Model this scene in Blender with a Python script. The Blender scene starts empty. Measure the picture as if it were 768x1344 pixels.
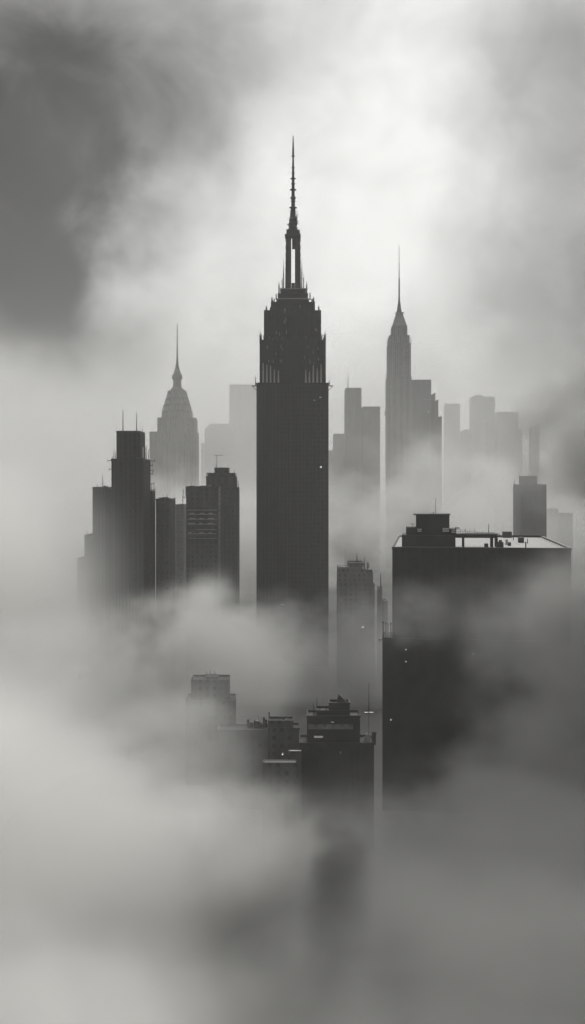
import bpy, bmesh, math, random
from mathutils import Vector
random.seed(11)
R = math.radians
sc = bpy.context.scene
COL = sc.collection

# ---------------------------------------------------------------- camera frame used for surveying
F = 1406.0          # focal length in photo pixels
EYE = 150.0         # height of the viewpoint above the streets
HX, HY = 384.0, 640.0

def wx(px, d): return (px - HX) * d / F
def wz(py, d): return EYE - (py - HY) * d / F

# ---------------------------------------------------------------- materials
def new_mat(name):
    m = bpy.data.materials.new(name)
    m.use_nodes = True
    nt = m.node_tree
    nt.nodes.clear()
    return m, nt, nt.nodes, nt.links

def math_node(n, l, op, a, b=None, c=None, clamp=False):
    q = n.new('ShaderNodeMath'); q.operation = op; q.use_clamp = clamp
    for i, v in enumerate((a, b, c)):
        if v is None: continue
        if isinstance(v, (int, float)): q.inputs[i].default_value = v
        else: l.new(v, q.inputs[i])
    return q.outputs[0]

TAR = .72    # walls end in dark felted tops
def facade(name, base, win_w=3.0, storey=3.7, contrast=0.35, vert=False, rough=0.85):
    """stone or brick wall with rows of darker glazed openings, rain streaks and mottling"""
    m, nt, n, l = new_mat(name)
    out = n.new('ShaderNodeOutputMaterial'); b = n.new('ShaderNodeBsdfPrincipled')
    tc = n.new('ShaderNodeTexCoord'); sep = n.new('ShaderNodeSeparateXYZ')
    l.new(tc.outputs['Object'], sep.inputs[0])
    u = math_node(n, l, 'ADD', sep.outputs[0], sep.outputs[1])
    fu = math_node(n, l, 'FRACT', math_node(n, l, 'DIVIDE', u, win_w))
    fz = math_node(n, l, 'FRACT', math_node(n, l, 'DIVIDE', sep.outputs[2], storey))
    wu = math_node(n, l, 'MULTIPLY', math_node(n, l, 'GREATER_THAN', fu, 0.30), math_node(n, l, 'LESS_THAN', fu, 0.72))
    wzv = math_node(n, l, 'MULTIPLY', math_node(n, l, 'GREATER_THAN', fz, 0.22 if not vert else 0.10), math_node(n, l, 'LESS_THAN', fz, 0.74 if not vert else 0.9))
    win = math_node(n, l, 'MULTIPLY', wu, wzv)
    geo = n.new('ShaderNodeNewGeometry'); sn = n.new('ShaderNodeSeparateXYZ'); l.new(geo.outputs['Normal'], sn.inputs[0])
    side = math_node(n, l, 'LESS_THAN', math_node(n, l, 'ABSOLUTE', sn.outputs[2]), 0.4)
    win = math_node(n, l, 'MULTIPLY', win, side)
    # some panes differ: blinds, dirt
    cell = n.new('ShaderNodeCombineXYZ')
    l.new(math_node(n, l, 'FLOOR', math_node(n, l, 'DIVIDE', u, win_w)), cell.inputs[0])
    l.new(math_node(n, l, 'FLOOR', math_node(n, l, 'DIVIDE', sep.outputs[2], storey)), cell.inputs[1])
    wn = n.new('ShaderNodeTexWhiteNoise'); wn.noise_dimensions = '3D'; l.new(cell.outputs[0], wn.inputs['Vector'])
    # streaks
    mp = n.new('ShaderNodeMapping'); mp.inputs['Scale'].default_value = (0.35, 0.35, 0.02)
    l.new(tc.outputs['Object'], mp.inputs[0])
    ns = n.new('ShaderNodeTexNoise'); ns.inputs['Scale'].default_value = 1.0; ns.inputs['Detail'].default_value = 4
    l.new(mp.outputs[0], ns.inputs['Vector'])
    n2 = n.new('ShaderNodeTexNoise'); n2.inputs['Scale'].default_value = 0.09; n2.inputs['Detail'].default_value = 6
    l.new(tc.outputs['Object'], n2.inputs['Vector'])
    mixv = math_node(n, l, 'ADD', math_node(n, l, 'MULTIPLY', ns.outputs[0], 0.9), math_node(n, l, 'MULTIPLY', n2.outputs[0], 0.6))
    mixv = math_node(n, l, 'ADD', mixv, 0.25)
    wallv = math_node(n, l, 'MULTIPLY', mixv, base)
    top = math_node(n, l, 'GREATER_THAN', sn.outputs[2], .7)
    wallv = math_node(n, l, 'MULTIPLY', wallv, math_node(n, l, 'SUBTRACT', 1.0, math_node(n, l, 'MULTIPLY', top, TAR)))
    wcol = math_node(n, l, 'MULTIPLY', math_node(n, l, 'ADD', math_node(n, l, 'MULTIPLY', wn.outputs[0], 0.7), 0.4), base * (1 - contrast) * 0.9)
    mx = n.new('ShaderNodeMix'); mx.data_type = 'FLOAT'
    l.new(win, mx.inputs[0]); l.new(wallv, mx.inputs[2]); l.new(wcol, mx.inputs[3])
    cc = n.new('ShaderNodeCombineColor')
    l.new(math_node(n, l, 'MULTIPLY', mx.outputs[0], 1.0), cc.inputs[0])
    l.new(math_node(n, l, 'MULTIPLY', mx.outputs[0], 0.99), cc.inputs[1])
    l.new(math_node(n, l, 'MULTIPLY', mx.outputs[0], 0.965), cc.inputs[2])
    l.new(cc.outputs[0], b.inputs['Base Color'])
    rr = n.new('ShaderNodeMix'); rr.data_type = 'FLOAT'; rr.inputs[2].default_value = rough; rr.inputs[3].default_value = 0.5
    l.new(win, rr.inputs[0]); l.new(rr.outputs[0], b.inputs['Roughness'])
    bm = n.new('ShaderNodeBump'); bm.inputs['Strength'].default_value = 0.08; bm.inputs['Distance'].default_value = 0.3
    l.new(math_node(n, l, 'SUBTRACT', n2.outputs[0], win), bm.inputs['Height']); l.new(bm.outputs[0], b.inputs['Normal'])
    l.new(b.outputs[0], out.inputs[0])
    return m

def plain(name, base, rough=0.8, metal=0.0, var=0.5, scale=0.3, tint=(1, .99, .965)):
    m, nt, n, l = new_mat(name)
    out = n.new('ShaderNodeOutputMaterial'); b = n.new('ShaderNodeBsdfPrincipled')
    tc = n.new('ShaderNodeTexCoord')
    ns = n.new('ShaderNodeTexNoise'); ns.inputs['Scale'].default_value = scale; ns.inputs['Detail'].default_value = 6
    l.new(tc.outputs['Object'], ns.inputs['Vector'])
    v = math_node(n, l, 'MULTIPLY', math_node(n, l, 'ADD', math_node(n, l, 'MULTIPLY', ns.outputs[0], 2 * var), 1 - var), base)
    cc = n.new('ShaderNodeCombineColor')
    for i in range(3): l.new(math_node(n, l, 'MULTIPLY', v, tint[i]), cc.inputs[i])
    l.new(cc.outputs[0], b.inputs['Base Color'])
    b.inputs['Roughness'].default_value = rough; b.inputs['Metallic'].default_value = metal
    l.new(b.outputs[0], out.inputs[0])
    return m

def lamp(name, strength):
    m, nt, n, l = new_mat(name)
    out = n.new('ShaderNodeOutputMaterial'); e = n.new('ShaderNodeEmission')
    e.inputs[0].default_value = (1, 0.98, 0.93, 1); e.inputs[1].default_value = strength
    l.new(e.outputs[0], out.inputs[0]); return m

M = dict(
    dark=facade('dark_stone', 0.05, 3.1, 3.8, 0.55, vert=True),
    deco=facade('grey_limestone', 0.11, 3.0, 3.8, 0.5, vert=True),
    brick=facade('sooty_brick', 0.10, 3.4, 3.5, 0.05),
    concrete=facade('grey_concrete', 0.16, 3.6, 3.6, 0.08),
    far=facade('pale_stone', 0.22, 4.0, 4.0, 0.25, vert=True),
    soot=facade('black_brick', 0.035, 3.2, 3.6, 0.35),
    ledge=plain('grey_ledge', 0.17, 0.8, var=.3),
    blank=plain('blank_dark_wall', 0.035, 0.85, var=0.6, scale=0.12),
    metal=plain('dark_metal', 0.04, 0.5, 0.6, var=0.3),
    roof=plain('roof_felt', 0.12, 0.9, var=0.5, scale=0.2),
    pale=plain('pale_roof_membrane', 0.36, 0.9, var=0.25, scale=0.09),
    white=plain('white_painted_wall', 0.45, 0.6, var=0.12, scale=0.3),
    trim=plain('light_stone_trim', 0.36, 0.7, var=0.25, scale=0.4),
    asphalt=plain('asphalt', 0.05, 0.9, var=0.4, scale=0.02),
    lit=lamp('lit_pane', 1.0), dim=lamp('dim_pane', .22),
)

# ---------------------------------------------------------------- mesh builder
class MB:
    def __init__(s): s.v = []; s.f = []
    def add(s, vs, fs):
        k = len(s.v); s.v += [tuple(v) for v in vs]; s.f += [tuple(i + k for i in f) for f in fs]; return s
    def frus(s, a, b):
        """a = (x0,x1,y0,y1,z) bottom, b the same for the top"""
        x0, x1, y0, y1, z = a; X0, X1, Y0, Y1, Z = b
        return s.add([(x0, y0, z), (x1, y0, z), (x1, y1, z), (x0, y1, z), (X0, Y0, Z), (X1, Y0, Z), (X1, Y1, Z), (X0, Y1, Z)],
                     [(3, 2, 1, 0), (4, 5, 6, 7), (0, 1, 5, 4), (1, 2, 6, 5), (2, 3, 7, 6), (3, 0, 4, 7)])
    def box(s, x0, x1, y0, y1, z0, z1):
        return s.frus((min(x0, x1), max(x0, x1), min(y0, y1), max(y0, y1), min(z0, z1)), (min(x0, x1), max(x0, x1), min(y0, y1), max(y0, y1), max(z0, z1)))
    def lathe(s, cx, cy, prof, n=12, rot=0.0, sy=1.0):
        """prof: list of (r, z) from bottom to top"""
        vs = []; fs = []
        for (r, z) in prof:
            for k in range(n):
                a = rot + 2 * math.pi * k / n
                vs.append((cx + r * math.cos(a), cy + r * sy * math.sin(a), z))
        for j in range(len(prof) - 1):
            for k in range(n):
                k2 = (k + 1) % n
                fs.append((j * n + k, j * n + k2, (j + 1) * n + k2, (j + 1) * n + k))
        fs.append(tuple(range(n - 1, -1, -1))); fs.append(tuple((len(prof) - 1) * n + k for k in range(n)))
        return s.add(vs, fs)
    def tube(s, p, q, r, r2=None, n=6):
        p = Vector(p); q = Vector(q); r2 = r if r2 is None else r2
        d = (q - p).normalized(); a = d.orthogonal().normalized(); b = d.cross(a)
        vs = [p + (a * math.cos(t) + b * math.sin(t)) * r for t in [2 * math.pi * k / n for k in range(n)]] + \
             [q + (a * math.cos(t) + b * math.sin(t)) * r2 for t in [2 * math.pi * k / n for k in range(n)]]
        fs = [(k, (k + 1) % n, n + (k + 1) % n, n + k) for k in range(n)] + [tuple(range(n - 1, -1, -1)), tuple(range(n, 2 * n))]
        return s.add(vs, fs)
    def build(s, name, mat, parent=None, **props):
        me = bpy.data.meshes.new(name); me.from_pydata(s.v, [], s.f); me.update()
        me.materials.append(mat)
        o = bpy.data.objects.new(name, me); COL.objects.link(o)
        if parent is not None: o.parent = parent
        for k, v in props.items(): o[k] = v
        return o

def thing(name, label, cat, loc, group=None, rotz=0.0):
    o = bpy.data.objects.new(name, None); COL.objects.link(o)
    o.location = loc; o.rotation_euler[2] = rotz; o.empty_display_size = 5
    o['label'] = label; o['category'] = cat
    if group: o['group'] = group
    return o

class Bld:
    """a building surveyed from the viewpoint: d = distance of its street front, dep = depth"""
    def __init__(s, name, label, d, dep, xc, cat='building', group=None):
        s.d = d; s.dep = dep
        s.loc = (wx(xc, d + dep / 2), d + dep / 2, 0)
        s.o = thing(name, label, cat, s.loc, group)
    def Y(s, yo): return yo - s.dep / 2
    def X(s, px, yo=0): return wx(px, s.d + yo) - s.loc[0]
    def Z(s, py, yo=0): return wz(py, s.d + yo)
    def ext(s, x0, x1, yt, yf, yb):
        """real extents of a box whose silhouette spans x0..x1 and reaches up to yt"""
        f, b = yf, yb
        X0 = s.X(x0, b) if x0 > HX else s.X(x0, f)
        X1 = s.X(x1, b) if x1 < HX else s.X(x1, f)
        Zt = s.Z(yt, b) if yt > HY else s.Z(yt, f)
        return X0, X1, Zt
    def tier(s, x0, x1, yt, z0=0.0, yf=0.0, yb=None, mat='brick', name='setback_tier', piers=0, pd=0.7, parapet=True, tone=None, zt=None):
        yb = s.dep if yb is None else yb
        X0, X1, Zt = s.ext(x0, x1, yt, yf, yb)
        if zt is not None: Zt = zt
        A, B = s.Y(yf), s.Y(yb)
        mb = MB(); mb.box(X0, X1, A, B, z0, Zt)
        if piers:
            w = (X1 - X0) / (piers * 2 + 1)
            for k in range(piers + 1):
                c = X0 + w * (2 * k + 0.5)
                mb.box(c - w * .42, c + w * .42, A - pd, A + 0.003, z0, Zt - random.uniform(0.6, 1.2) if k % 2 else Zt - 0.4)
            sx = X1 if x1 < HX else X0; sg = 1 if x1 < HX else -1
            np_ = max(2, int(abs(B - A) / (2 * w)))
            w2 = abs(B - A) / (np_ * 2 + 1)
            for k in range(np_ + 1):
                c = A + w2 * (2 * k + 0.5)
                mb.box(sx - 0.003 * sg, sx + sg * pd * .6, c - w2 * .42, c + w2 * .42, z0, Zt - 0.5)
        o = mb.build(name, M[mat], s.o)
        if parapet:
            pb = MB(); t = 0.5; h = min(1.3, 0.7 * s.d / 900 + 0.5)
            e = 0.25
            pb.box(X0 - e, X1 + e, A - e, A - e + t, Zt, Zt + h); pb.box(X0 - e, X1 + e, B + e - t, B + e, Zt, Zt + h)
            pb.box(X0 - e, X0 - e + t, A - e + t, B + e - t, Zt, Zt + h); pb.box(X1 + e - t, X1 + e, A - e + t, B + e - t, Zt, Zt + h)
            pb.build('parapet', M[mat], s.o)
        return X0, X1, A, B, Zt
    def mast(s, px, y0, y1, yo=None, r=0.35, name='mast', arms=0, zb=None):
        yo = s.dep / 2 if yo is None else yo
        r *= 1.35
        x = s.X(px, yo); za, zt = s.Z(y0, yo) if zb is None else zb, s.Z(y1, yo); y = s.Y(yo)
        mb = MB(); mb.tube((x, y, za - 1.5), (x, y, za + (zt - za) * .5), r, r * .7); mb.tube((x, y, za + (zt - za) * .5), (x, y, zt), r * .7, r * .3)
        for k in range(arms):
            z = za + (zt - za) * (0.35 + 0.5 * k / max(1, arms))
            mb.tube((x - r * 5, y, z), (x + r * 5, y, z), r * .4)
        return mb.build(name, M['metal'], s.o)
    def clutter(s, X0, X1, A, B, Z, k=4, size=1.0, zt=None):
        """rooftop plant: air handlers, vents, thin aerials"""
        for i in range(k):
            w, dd, h = random.uniform(1.5, 4) * size, random.uniform(1.5, 3.5) * size, random.uniform(1.0, 2.4) * size
            x = random.uniform(X0 + w, X1 - w); y = random.uniform(A + dd, B - dd)
            mb = MB()
            if i % 3 == 2:
                mb.tube((x, y, Z - .2), (x, y, Z + h * random.uniform(2, 3.6)), 0.16 * size, 0.08 * size)
                mb.build('aerial', M['metal'], s.o)
            elif i % 3 == 1:
                mb.lathe(x, y, [(w * .3, Z - .1), (w * .3, Z + h), (w * .42, Z + h + .05), (w * .42, Z + h + .4), (w * .1, Z + h + .8)], 10)
                mb.build('roof_vent', M['metal'], s.o)
            else:
                mb.box(x - w / 2, x + w / 2, y - dd / 2, y + dd / 2, Z - .1, Z + h); mb.box(x - w / 2 - .15, x + w / 2 + .15, y - dd / 2 - .15, y + dd / 2 + .15, Z + h, Z + h + .18)
                mb.build('air_handler', M['roof'], s.o)
    def pane(s, px, py, w, h, yo=0.0, mat='lit', name='lit_window'):
        x, z, y = s.X(px, yo), s.Z(py, yo), s.Y(yo)
        mb = MB(); mb.box(x - w / 2, x + w / 2, y - 0.95, y - 0.75, z - h / 2, z + h / 2)
        o = mb.build(name, M[mat], s.o)
        fr = MB(); t = 0.15
        for (a, b_, c, d_) in ((-w / 2 - t, w / 2 + t, h / 2, h / 2 + t), (-w / 2 - t, w / 2 + t, -h / 2 - t, -h / 2), (-w / 2 - t, -w / 2, -h / 2, h / 2), (w / 2, w / 2 + t, -h / 2, h / 2)):
            fr.box(x + a, x + b_, y - 1.0, y - 0.0, z + c, z + d_)
        fr.build('window_frame', M['metal'], o)
        return o

# ================================================================ GROUND
gm = MB(); gm.box(-9000, 9000, -600, 14000, -0.6, 0.0)
g = gm.build('ground', M['asphalt']); g['kind'] = 'structure'; g['label'] = 'dark city ground almost hidden below the mist'; g['category'] = 'ground'

# ================================================================ 1. THE TALL SPIRED SKYSCRAPER
b = Bld('spired_skyscraper', 'tallest dark art deco skyscraper, its ringed needle spire rising in the centre of the city', 900, 46, 384, 'skyscraper')
X0, X1, Zt = b.ext(337.5, 430.5, 504, 0, 46)
A, B_ = b.Y(0), b.Y(46)
mb = MB()
mb.box(X0, X1, A, B_, 0, Zt)
n = 19; w = (X1 - X0) / (2 * n + 1)
for k in range(n + 1):
    c = X0 + w * (2 * k + .5)
    mb.box(c - w * .45, c + w * .45, A - 0.8, A + .01, 0, Zt - 0.5)
mb.box(X0 - .5, X0 + 1.6, A - 1.1, A + .5, 0, Zt); mb.box(X1 - 1.6, X1 + .5, A - 1.1, A + .5, 0, Zt)
for sx in (1,):
    n2 = 14; w2 = (B_ - A) / (2 * n2 + 1)
    for k in range(n2 + 1):
        c = A + w2 * (2 * k + .5)
        mb.box(X1 - .01, X1 + .5, c - w2 * .42, c + w2 * .42, 0, Zt - .5); mb.box(X0 - .5, X0 + .01, c - w2 * .42, c + w2 * .42, 0, Zt - .5)
mb.build('main_shaft', M['dark'], b.o)
mb = MB(); mb.box(X0 - .9, X1 + .9, A - 1.5, B_ + .9, Zt, Zt + 1.0); mb.build('cornice', M['blank'], b.o)
ZS = Zt + 1.0
# upper block with clustered piers
def tierp(x0, x1, yt, z0, yf, yb, npier, name, pd=0.7, crown=True):
    X0, X1, Zt = b.ext(x0, x1, yt, yf, yb); A, B_ = b.Y(yf), b.Y(yb)
    mb = MB(); mb.box(X0, X1, A, B_, z0, Zt)
    w = (X1 - X0) / (2 * npier + 1)
    for k in range(npier + 1):
        c = X0 + w * (2 * k + .5); hh = random.uniform(-1.2, 1.4) if crown else -.3
        mb.box(c - w * .42, c + w * .42, A - pd, A + .01, z0, Zt + hh)
        mb.box(c - w * .2, c + w * .2, A - pd - .35, A - pd + .01, z0, Zt + hh - 2.5)
        if crown: mb.frus((c - w * .42, c + w * .42, A - pd, A, Zt + hh), (c - .05, c + .05, A - pd / 2 - .05, A - pd / 2 + .05, Zt + hh + 1.6))
    n2 = max(3, int((B_ - A) / (2 * w))); w2 = (B_ - A) / (2 * n2 + 1)
    for k in range(n2 + 1):
        c = A + w2 * (2 * k + .5)
        for (xx, s_) in ((X0, -1), (X1, 1)):
            mb.box(xx - .01 if s_ > 0 else xx - pd * .8, xx + pd * .8 if s_ > 0 else xx + .01, c - w2 * .4, c + w2 * .4, z0, Zt + .3)
    mb.build(name, M['dark'], b.o)
    return X0, X1, A, B_, Zt
t2 = tierp(342, 426.5, 446, ZS, 3, 43, 14, 'upper_tier', 1.0)
t3 = tierp(347.5, 420.5, 407, t2[4], 7, 39, 11, 'upper_tier', .9)
t4 = tierp(356.5, 412.5, 396, t3[4], 11, 36, 9, 'upper_tier', .8)
t5 = tierp(365.5, 403.5, 385, t4[4], 15, 33, 7, 'observation_tier', .5, False)
# bright sills and ledges round the observation tiers
def ledge(x0, x1, yt, yf, yb, h, mat='trim'):
    X0, X1, Z = b.ext(x0, x1, yt, yf, yb)
    mb = MB(); mb.box(X0, X1, b.Y(yf), b.Y(yb), Z - h, Z); mb.build('ledge', M[mat], b.o)
ledge(363, 406, 391.2, 10.5, 34, .7); ledge(364.5, 404.5, 385, 14, 34, .8, 'blank'); 
t6 = tierp(368.5, 401, 378, t5[4], 17, 32, 6, 'observation_tier', .4, False)
ledge(367.5, 401.8, 378.4, 16, 32.5, .6)
# pinnacles on every setback corner
def pinnacle(px, pyb, pyt, yo, wd=1.4, arms=True):
    x, y, z0, z1 = b.X(px, yo), b.Y(yo), b.Z(pyb, yo), b.Z(pyt, yo)
    mb = MB(); h = z1 - z0
    mb.frus((x - wd / 2, x + wd / 2, y - wd / 2, y + wd / 2, z0 - 1), (x - wd * .4, x + wd * .4, y - wd * .4, y + wd * .4, z0 + h * .45))
    mb.frus((x - wd * .55, x + wd * .55, y - wd * .55, y + wd * .55, z0 + h * .45), (x - wd * .5, x + wd * .5, y - wd * .5, y + wd * .5, z0 + h * .53))
    mb.frus((x - wd * .32, x + wd * .32, y - wd * .32, y + wd * .32, z0 + h * .53), (x - .06, x + .06, y - .06, y + .06, z1))
    if arms:
        mb.tube((x - wd, y, z0 + h * .6), (x + wd, y, z0 + h * .68), .14); mb.tube((x - wd * .7, y, z0 + h * .3), (x + wd * .9, y, z0 + h * .33), .12)
    mb.build('pinnacle', M['blank'], b.o)
for (px, a_, t_, yo, wd) in [(341.6, 449, 434, 3.5, 1.4), (426.8, 449, 434, 3.5, 1.4), (346.5, 446, 438, 4, 1.0), (422.5, 446, 437, 4, 1.0),
        (349.8, 409, 400, 8, 1.3), (418.4, 409, 400, 8, 1.3), (348, 428, 426, 8, 1.2), (420, 431, 427, 8, 1.2),
        (357, 397, 388.5, 12, 1.2), (411.6, 397, 388.5, 12, 1.2), (362.6, 392, 384, 14, 1.0), (407, 392, 382, 14, 1.0),
        (366.3, 384, 368.5, 16, 1.2), (402.6, 384, 368.5, 16, 1.2), (360, 396, 391, 12, .8), (409, 396, 391, 12, .8),
        (335.4, 505, 493, 1, .7), (432.2, 505, 498, 1, .7), (342.5, 470, 462, 2.5, .9), (426.5, 470, 463, 2.5, .9), (341.8, 503, 494, 1.2, .8), (427, 503, 494, 1.2, .8),
        (352, 446, 439, 5, .9), (416.5, 446, 439, 5, .9), (372.3, 378, 340, 22, 1.0), (396.2, 378, 338, 22, 1.0), (370.5, 378, 362, 20, .8), (398.6, 378, 358, 20, .8), (343, 445, 437.5, 30, .9), (425.5, 445, 437.5, 30, .9)]:
    pinnacle(px, a_, t_, yo, wd)
# light scaled buttress strips at the foot of the upper block
for px in (345.5, 350.3, 355.2, 360.2, 365.5, 401.5, 406.2, 411.3, 416.5, 421.5):
    x = b.X(px, 1.5); y = b.Y(1.4); z0 = ZS; h = random.uniform(9, 17)
    mb = MB(); mb.frus((x - .85, x + .85, y - .9, y + 1.3, z0), (x - .35, x + .35, y + .2, y + 1.0, z0 + h))
    mb.build('buttress', M['trim'], b.o)
for q in range(34):                                   # small ornaments on the upper piers, their pale colour standing in for highlights
    px = 384 + random.choice((-1, 1)) * random.uniform(8, 37); py = random.uniform(425, 478) if abs(px - 384) > 12 else random.uniform(400, 440)
    x, z, y = b.X(px, 2), b.Z(py, 2), b.Y(1.6 if abs(px - 384) > 37 or py > 448 else 5.2); h = random.uniform(.5, 1.8)
    mb = MB(); mb.frus((x - .28, x + .28, y - .2, y + 1.8, z - h), (x - .12, x + .12, y + .1, y + 1.8, z + h)); mb.build('highlight_ornament', M['trim'], b.o)
# side brackets
for (pa, pb_) in ((330.5, 338), (430, 437.2)):
    xa, xb = b.X(pa, 0), b.X(pb_, 0); z = b.Z(506, 0)
    mb = MB(); mb.box(xa, xb, A + 1, A + 2.2, z - .5, z + .2); 
    xm = b.X(337, 0) if pa < 384 else b.X(431, 0)
    mb.tube((xm, A + 1.6, z - 4.2), (xa if pa < 384 else xb, A + 1.6, z), .25)
    mb.build('bracket', M['metal'], b.o)
# open lantern: four piers and a heavy cap
YC = 24.5
s_ = b.s if hasattr(b, 's') else 0
zl0 = t6[4]; zl1 = b.Z(311, YC)
for (pa, pb_) in ((375.6, 382.3), (387.2, 393.9)):
    for (ya, yb) in ((-5.6, -1.9), (1.9, 5.6)):
        xa, xb = b.X(pa, YC), b.X(pb_, YC); y = b.Y(YC); sh = -0.8 if pa < 384 else .8
        mb = MB()
        o1, o2 = (0, .5) if pa < 384 else (-.5, 0)
        mb.frus((xa + (sh if pa < 384 else 0), xb + (sh if pa > 384 else 0), y + ya, y + yb, zl0), (xa - o1 * 0, xb, y + ya * .85, y + yb * .85 if yb > 0 else y + yb, zl1))
        for k in range(7):
            z = zl0 + (zl1 - zl0) * (k + .5) / 7
            xo = xa if pa < 384 else xb; sg = -1 if pa < 384 else 1
            mb.box(min(xo - .2 * sg, xo + sg * .7), max(xo - .2 * sg, xo + sg * .7), y + ya, y + ya + 1.2, z, z + .8)
        mb.build('lantern_pier', M['dark'], b.o)
x = b.X(384.8, YC); y = b.Y(YC)
mb = MB(); mb.box(b.X(382.6, YC), b.X(387, YC), y - 1, y + 1, zl0, b.Z(371.5, YC)); mb.build('lantern_plinth', M['dark'], b.o)
mb = MB(); mb.box(b.X(383.5, YC), b.X(387.4, YC), y - 3, y + 3, b.Z(326, YC), zl1); mb.build('lantern_head', M['dark'], b.o)
mb = MB(); mb.box(b.X(374, YC), b.X(394.8, YC), y - 6.4, y + 6.4, zl1, zl1 + 1.2); mb.box(b.X(376, YC), b.X(392.6, YC), y - 5.2, y + 5.2, zl1 + 1.2, b.Z(303, YC))
for s2 in (-1, 1): mb.frus((x + s2 * 5.3 - .5, x + s2 * 5.3 + .5, y - 5, y - 4, zl1 + 1), (x + s2 * 5.7 - .1, x + s2 * 5.7 + .1, y - 4.6, y - 4.4, zl1 + 6)); 
mb.build('lantern_cap', M['blank'], b.o)
def pr(r, py): return (r, b.Z(py, YC))
mb = MB()
mb.lathe(x, y, [pr(3.9, 304), pr(3.7, 300), pr(4.1, 299), pr(3.2, 297), pr(4.0, 293), pr(3.2, 291), pr(3.8, 288), pr(2.3, 286), pr(2.2, 276), pr(1.7, 273), pr(1.55, 262), pr(1.35, 250), pr(1.15, 235), pr(.9, 220), pr(.7, 205.2), pr(.95, 205), pr(.8, 196), pr(.55, 187), pr(.3, 178)], 10)
for (py, r) in ((272.5, 3.4), (249, 2.9), (234.3, 2.4), (220, 1.6), (205, 1.5), (241, 1.9), (227, 1.5), (264, 2.2)):
    mb.lathe(x, y, [pr(r * .6, py + .9), pr(r, py + .4), pr(r, py - .3), pr(r * .5, py - .8)], 10)
mb.build('spire', M['metal'], b.o)
mb = MB(); mb.lathe(x, y, [pr(1.3, 262.5), pr(2.2, 261), pr(2.4, 259.8), pr(2.2, 258.5), pr(1.3, 257)], 12); mb.build('spire_ball', M['metal'], b.o)
for k in range(28):                                  # bristling finials round the spire foot
    a = k * math.pi / 3.5 + k * .13; zz = b.Z(304 - (k % 7) * 3.0, YC); r = 3.3 if k % 7 < 5 else 2.6; dx, dy = math.cos(a), math.sin(a)
    mb = MB(); mb.tube((x + dx * r * .8, y + dy * r * .8, zz), (x + dx * (r + 1.9), y + dy * (r + 1.9), zz + random.uniform(.6, 3.2)), .7, .12, 5)
    mb.build('finial', M['metal'], b.o)
for px in (381.3, 389.4): 
    xx = b.X(px, YC); mb = MB(); mb.tube((xx, y, b.Z(288, YC)), (xx - .3 * (1 if px < 384 else -1), y, b.Z(275, YC)), .35, .12, 5); mb.build('finial', M['metal'], b.o)
b.pane(421.3, 613, 1.3, 1.0); b.pane(420.6, 521.5, 1.9, .6, mat='dim'); b.pane(412.5, 525.5, .8, .8, mat='dim'); b.pane(371, 793.5, 3.6, .5, mat='dim')

# ================================================================ 2. domed tower on the left
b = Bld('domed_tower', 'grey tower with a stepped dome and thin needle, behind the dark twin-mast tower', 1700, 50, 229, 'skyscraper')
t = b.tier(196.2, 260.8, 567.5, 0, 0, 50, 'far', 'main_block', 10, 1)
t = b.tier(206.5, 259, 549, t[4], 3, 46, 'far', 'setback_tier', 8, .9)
YC = 25
cx, cy = b.X(232.6, YC), b.Y(YC); S = (b.d + YC) / F
prof = [(20.5, 549), (20.3, 541), (18.9, 540), (18.2, 532), (17.0, 531), (15.6, 524), (14.6, 523), (13.2, 517), (12.4, 513), (9.0, 512), (7.2, 509)]
mb = MB(); mb.lathe(cx, cy, [(r * S, b.Z(py, YC)) for r, py in prof], 16, math.pi / 16); mb.build('dome', M['far'], b.o)
prof = [(6.4, 509), (5.6, 507), (5.2, 499), (5.9, 498), (6.1, 495), (5.3, 492), (4.2, 488), (3.2, 484.5), (2.2, 481), (1.6, 476), (1.0, 468), (.7, 452), (.35, 425)]
mb = MB(); mb.lathe(cx, cy, [(r * S, b.Z(py, YC)) for r, py in prof[:8]], 14); mb.build('lantern', M['far'], b.o)
mb = MB(); mb.lathe(cx, cy, [(r * S, b.Z(py, YC)) for r, py in prof[7:]], 8); mb.build('needle', M['metal'], b.o)
for k in range(14):
    a = 2 * math.pi * k / 14 + .1; r = 19.4 * S
    mb = MB(); mb.frus((cx + r * math.cos(a) - 1, cx + r * math.cos(a) + 1, cy + r * math.sin(a) - 1, cy + r * math.sin(a) + 1, b.Z(550, YC)), (cx + r * math.cos(a) - .3, cx + r * math.cos(a) + .3, cy + r * math.sin(a) - .3, cy + r * math.sin(a) + .3, b.Z(535, YC)))
    mb.build('dome_pinnacle', M['far'], b.o)
for k in range(8):
    a = 2 * math.pi * k / 8 + .3; r = 6.2 * S
    mb = MB(); mb.lathe(cx + r * math.cos(a), cy + r * math.sin(a), [(.9, b.Z(498, YC)), (1.0, b.Z(494, YC)), (.2, b.Z(491, YC))], 6); mb.build('lantern_urn', M['far'], b.o)

# ================================================================ 3/4. pale blocks behind it
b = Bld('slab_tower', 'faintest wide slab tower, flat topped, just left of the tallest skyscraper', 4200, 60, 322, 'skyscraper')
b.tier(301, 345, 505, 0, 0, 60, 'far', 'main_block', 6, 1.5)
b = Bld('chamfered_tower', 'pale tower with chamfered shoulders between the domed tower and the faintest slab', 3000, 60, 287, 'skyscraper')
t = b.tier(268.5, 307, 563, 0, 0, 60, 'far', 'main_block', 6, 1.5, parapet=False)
X0, X1, Z2 = b.ext(276, 303, 556, 4, 56)
mb = MB(); mb.frus((t[0], t[1], t[2], t[3], t[4]), (X0, X1, t[2] + 4, t[3] - 4, Z2)); mb.build('sloped_crown', M['far'], b.o)
b.tier(264, 268.3, 582, 0, 8, 40, 'far', 'side_wing', 0)

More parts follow.
